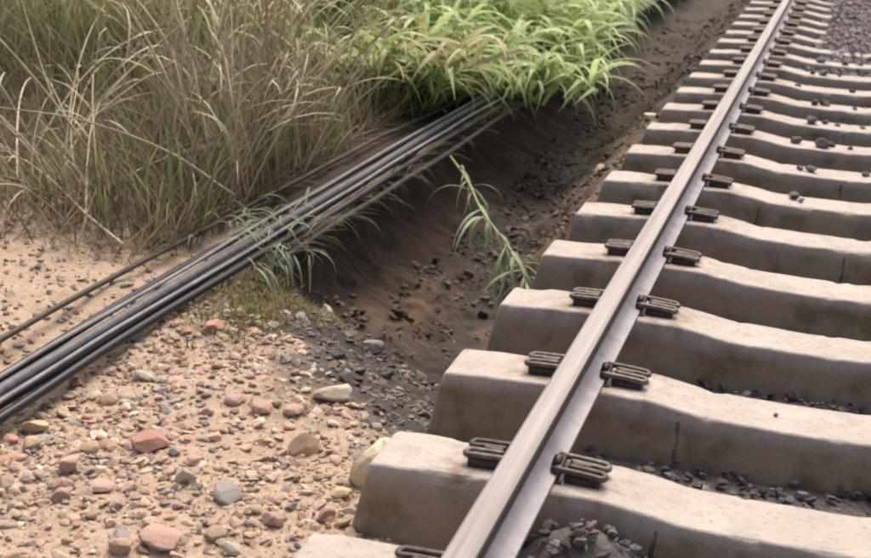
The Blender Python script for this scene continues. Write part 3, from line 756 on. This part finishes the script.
def stem_mesh(seed):
    r = np.random.default_rng(seed); k_ = 10; t = np.linspace(0, 1, k_); th = .05 + r.uniform(.25, .8) * t ** 1.3
    x = np.concatenate([[0], np.cumsum(np.sin(th[:-1]))]) / (k_ - 1); z = np.concatenate([[0], np.cumsum(np.cos(th[:-1]))]) / (k_ - 1)
    P = np.stack([x, 0 * x, z], 1); me = mesh('stem', *tube(P, np.interp(t, [0, 1], [.008, .003]), 6)); me.materials.append(M['stem']); return me, P
STEM = [stem_mesh(s) for s in range(6)]
def reed(x, y, ns, H, azm, lean, label, yellow=.1, nl=15):
    z = float(height(np.array([x]), np.array([y]))[0])
    t_ = obj('reed_clump', None, None, None, label, 'reeds', 'green reeds along the bank edge', loc=(x, y, z - .03))
    for i in range(ns):
        me, P = STEM[random.randrange(6)]
        a = azm + random.gauss(0, .9); ln = abs(random.gauss(lean, .18)); h = H * random.uniform(.7, 1.15)
        Rm = Matrix.Rotation(a, 3, 'Z') @ Matrix.Rotation(ln, 3, 'Y')
        s = bpy.data.objects.new('stem', me); COL.objects.link(s); s.parent = t_
        loc = Vector((random.gauss(0, .16), random.gauss(0, .2), 0)); s.location = loc; s.rotation_euler = Rm.to_euler(); s.scale = (h, h, h)
        for j in range(nl):
            u = .25 + .75 * (j + random.random() * .6) / nl; u = min(u, .999) * 9; k_ = int(u); fr = u - k_
            p_ = Vector(P[k_] * (1 - fr) + P[min(k_ + 1, 9)] * fr) * h
            lf = bpy.data.objects.new('leaf', random.choice(LEAFD if random.random() < yellow else LEAF)); COL.objects.link(lf); lf.parent = t_
            lf.location = loc + Rm @ p_
            la = a + random.choice([-1, 1]) * random.uniform(.1, 1.5) + (random.random() < .25) * math.pi
            sc = random.uniform(.38, .66)
            lf.rotation_euler = (Matrix.Rotation(la, 3, 'Z') @ Matrix.Rotation(random.gauss(.1, .2), 3, 'Y') @ Matrix.Rotation(random.gauss(0, .35), 3, 'X')).to_euler(); lf.scale = (sc, sc * random.uniform(.8, 1.2), sc)
RE = [(-2.22, 6.45, 9, .62, -.6, .5, 'yellowing reed clump at the near end of the green stand', .5),
      (-2.12, 7.0, 9, .62, -.4, .42, 'low green reed clump right above the cables', .15),
      (-1.76, 8.0, 11, .66, -.6, .75, 'green reed clump spilling its leaves over the cables into the gully', .05),
      (-1.60, 7.7, 9, .50, -.7, .95, 'short reed clump trailing its leaves down over the ends of the cables', .05),
      (-2.35, 7.5, 8, .80, -.2, .3, 'green reed clump standing behind the low one above the cables', .12),
      (-2.95, 7.6, 6, .75, .2, .3, 'reed clump on the left flank of the green stand', .35),
      (-1.68, 8.6, 10, .68, -.2, .55, 'green reed clump next beyond the one over the cables', .05),
      (-2.1, 8.4, 9, .9, -.1, .3, 'tall reed clump in the middle of the green stand', .08),
      (-2.8, 8.8, 7, .95, .1, .25, 'tall reed clump at the back left of the green stand', .2),
      (-1.58, 9.2, 10, .70, -.3, .42, 'bright reed clump drooping down the dark bank', .05),
      (-1.66, 10.0, 10, .72, -.2, .28, 'last bright reed clump drooping down the dark bank', .05),
      (-1.9, 9.6, 9, .95, 0, .3, 'tall bright reed clump behind the drooping ones', .05),
      (-2.5, 10.2, 8, 1.0, .1, .25, 'reed clump at the top edge of the picture behind the green stand', .1),
      (-1.9, 10.8, 9, .9, -.1, .28, 'tall reed clump at the far right end of the green stand', .05),
      (-2.0, 11.6, 8, 1.0, 0, .3, 'farthest tall reed clump by the top edge', .08)]
for a in RE: reed(*a)
# leafy undergrowth that fills the stand
n = 6000
py = 6.6 + 5 * rng.uniform(0, 1, n); px = -1.50 - 1.7 * rng.uniform(0, 1, n) ** 1.3 + .03 * (py - 6)
px = np.minimum(px, np.where(py < 8, -1.85, -1.6))
col = np.array([[.26, .36, .13], [.34, .44, .18], [.18, .26, .09], [.40, .43, .21]])[rng.integers(0, 4, n)] * rng.uniform(.7, 1.15, (n, 1))
grass_obj('reed_undergrowth', px, py, rng.uniform(.25, .75, n), np.abs(rng.normal(.3, .25, n)), rng.uniform(.6, 2.0, n), rng.uniform(.012, .026, n), col, M['herb'], rng.normal(-.2, 1.4, n), col * 1.15, 6)

# fallen reed hanging from the bank down to the sleeper ends
P = spline([(-1.50, 5.85, -.24), (-1.22, 5.30, -.25), (-1.02, 4.85, -.27), (-.84, 4.60, -.33), (-.70, 4.45, -.42), (-.62, 4.30, -.52)], 26)
fr_ = obj('fallen_reed', None, None, None, 'single wilted reed fallen from the bank edge across the gully towards the sleeper ends', 'reed', loc=tuple(P[0]))
P0 = P - P[0]
obj('stem', mesh('stem', *tube(P0, np.linspace(.007, .003, 26), 6)), M['stem'], fr_)
LEAFP = [leaf_mesh(s + 80, M['leafpale']) for s in range(8)]
for j in range(42):
    i = 3 + int(j * 22 / 42)
    if random.random() < .12: continue
    lf = bpy.data.objects.new('leaf', random.choice(LEAFP)); COL.objects.link(lf); lf.parent = fr_
    lf.location = P0[i]; a = -1.05 + random.gauss(0, .75)
    s = random.uniform(.15, .36) * (1.3 if j > 12 else .85)
    lf.rotation_euler = (Matrix.Rotation(a, 3, 'Z') @ Matrix.Rotation(random.uniform(.5, 1.5), 3, 'Y') @ Matrix.Rotation(random.gauss(0, .5), 3, 'X')).to_euler(); lf.scale = (s, s * random.uniform(.6, 1.1), s)

# weed draped over the cables
wd = obj('draped_weed', None, None, None, 'grey green weed draped over the cables where the gully begins', 'weed', loc=(-1.66, 3.62, -.13))
for j in range(60):
    lf = bpy.data.objects.new('leaf', random.choice(LEAFP)); COL.objects.link(lf); lf.parent = wd
    lf.location = (random.gauss(-.03, .11), random.gauss(.0, .20), random.uniform(-.03, .05)); s = random.uniform(.10, .23)
    lf.rotation_euler = (Matrix.Rotation(random.gauss(-.2, 1.3), 3, 'Z') @ Matrix.Rotation(random.uniform(.1, .8), 3, 'Y')).to_euler(); lf.scale = (s, s * .7, s)
for j in range(46):
    lf = bpy.data.objects.new('leaf', random.choice(LEAFP)); COL.objects.link(lf); lf.parent = wd
    lf.location = (random.uniform(.05, .22), random.gauss(-.12, .14), random.uniform(-.12, -.02)); s = random.uniform(.08, .2)
    lf.rotation_euler = (Matrix.Rotation(random.gauss(-.3, 1.0), 3, 'Z') @ Matrix.Rotation(random.uniform(.9, 1.7), 3, 'Y')).to_euler(); lf.scale = (s, s * .8, s)
# mossy herbs on the lip under the cables
n = 2600
px = rng.normal(-1.38, .13, n); py = rng.normal(3.05, .28, n)
ok = (px > -1.66) & (px < -1.15); px, py = px[ok], py[ok]; n = len(px)
col = np.array([[.32, .27, .09], [.26, .24, .08], [.36, .28, .14], [.20, .17, .08]])[rng.integers(0, 4, n)] * rng.uniform(.6, 1.2, (n, 1))
grass_obj('mossy_herbs', px, py, rng.uniform(.015, .06, n), rng.uniform(.2, 1.2, n), rng.uniform(.3, 1.4, n), rng.uniform(.004, .009, n), col, M['herb'], dz=-.005)
# dead grass and roots hanging over the cut edge
n = 420
py = rng.uniform(3.3, 11, n); px = -1.57 + rng.normal(0, .03, n)
col = DRY[rng.integers(0, 5, n)] * rng.uniform(.2, .6, (n, 1))
v, f, c = blades(np.stack([px, py, np.full(n, -.22)], 1), rng.normal(0, .6, n), rng.uniform(.08, .34, n), rng.uniform(.6, 1.3, n), rng.uniform(1.0, 1.9, n), rng.uniform(.004, .009, n), col, 6)
obj('hanging_roots', mesh('hanging_roots', v, [f], c), M['grass'], kind='stuff')
# sparse weeds between the pebbles
n = 500
px = rng.uniform(-2.6, -.5, n); py = rng.uniform(1.0, 3.3, n); ok = fbm(px * 2, py * 2, 0, 151, 2) > .15; px, py = px[ok], py[ok]; n = len(px)
col = GRN[rng.integers(0, 3, n)] * rng.uniform(.7, 1.2, (n, 1))
grass_obj('sparse_weeds', px, py, rng.uniform(.02, .05, n), rng.uniform(.2, 1.2, n), rng.uniform(.2, 1.0, n), rng.uniform(.003, .006, n), col, M['herb'], dz=-.004)
# little green weed in the ballast by the nearest sleeper
wv = obj('ballast_weed', None, None, None, 'small dark green weed growing in the ballast beside the rail foot', 'weed', loc=(.17, 1.34, -.04))
DKM = m_simple('dark_weed_leaf', [(.07, .11, .045), (.13, .18, .08)], 9, .6, 0, 0, .25, rand=.2)
DK = [leaf_mesh(s_ + 120, DKM) for s_ in range(3)]
for j in range(12):
    lf = bpy.data.objects.new('leaf', DK[j % 3]); COL.objects.link(lf); lf.parent = wv; s = random.uniform(.03, .07)
    lf.rotation_euler = (0, 0, j * 1.9); lf.scale = (s, s * 1.8, s)
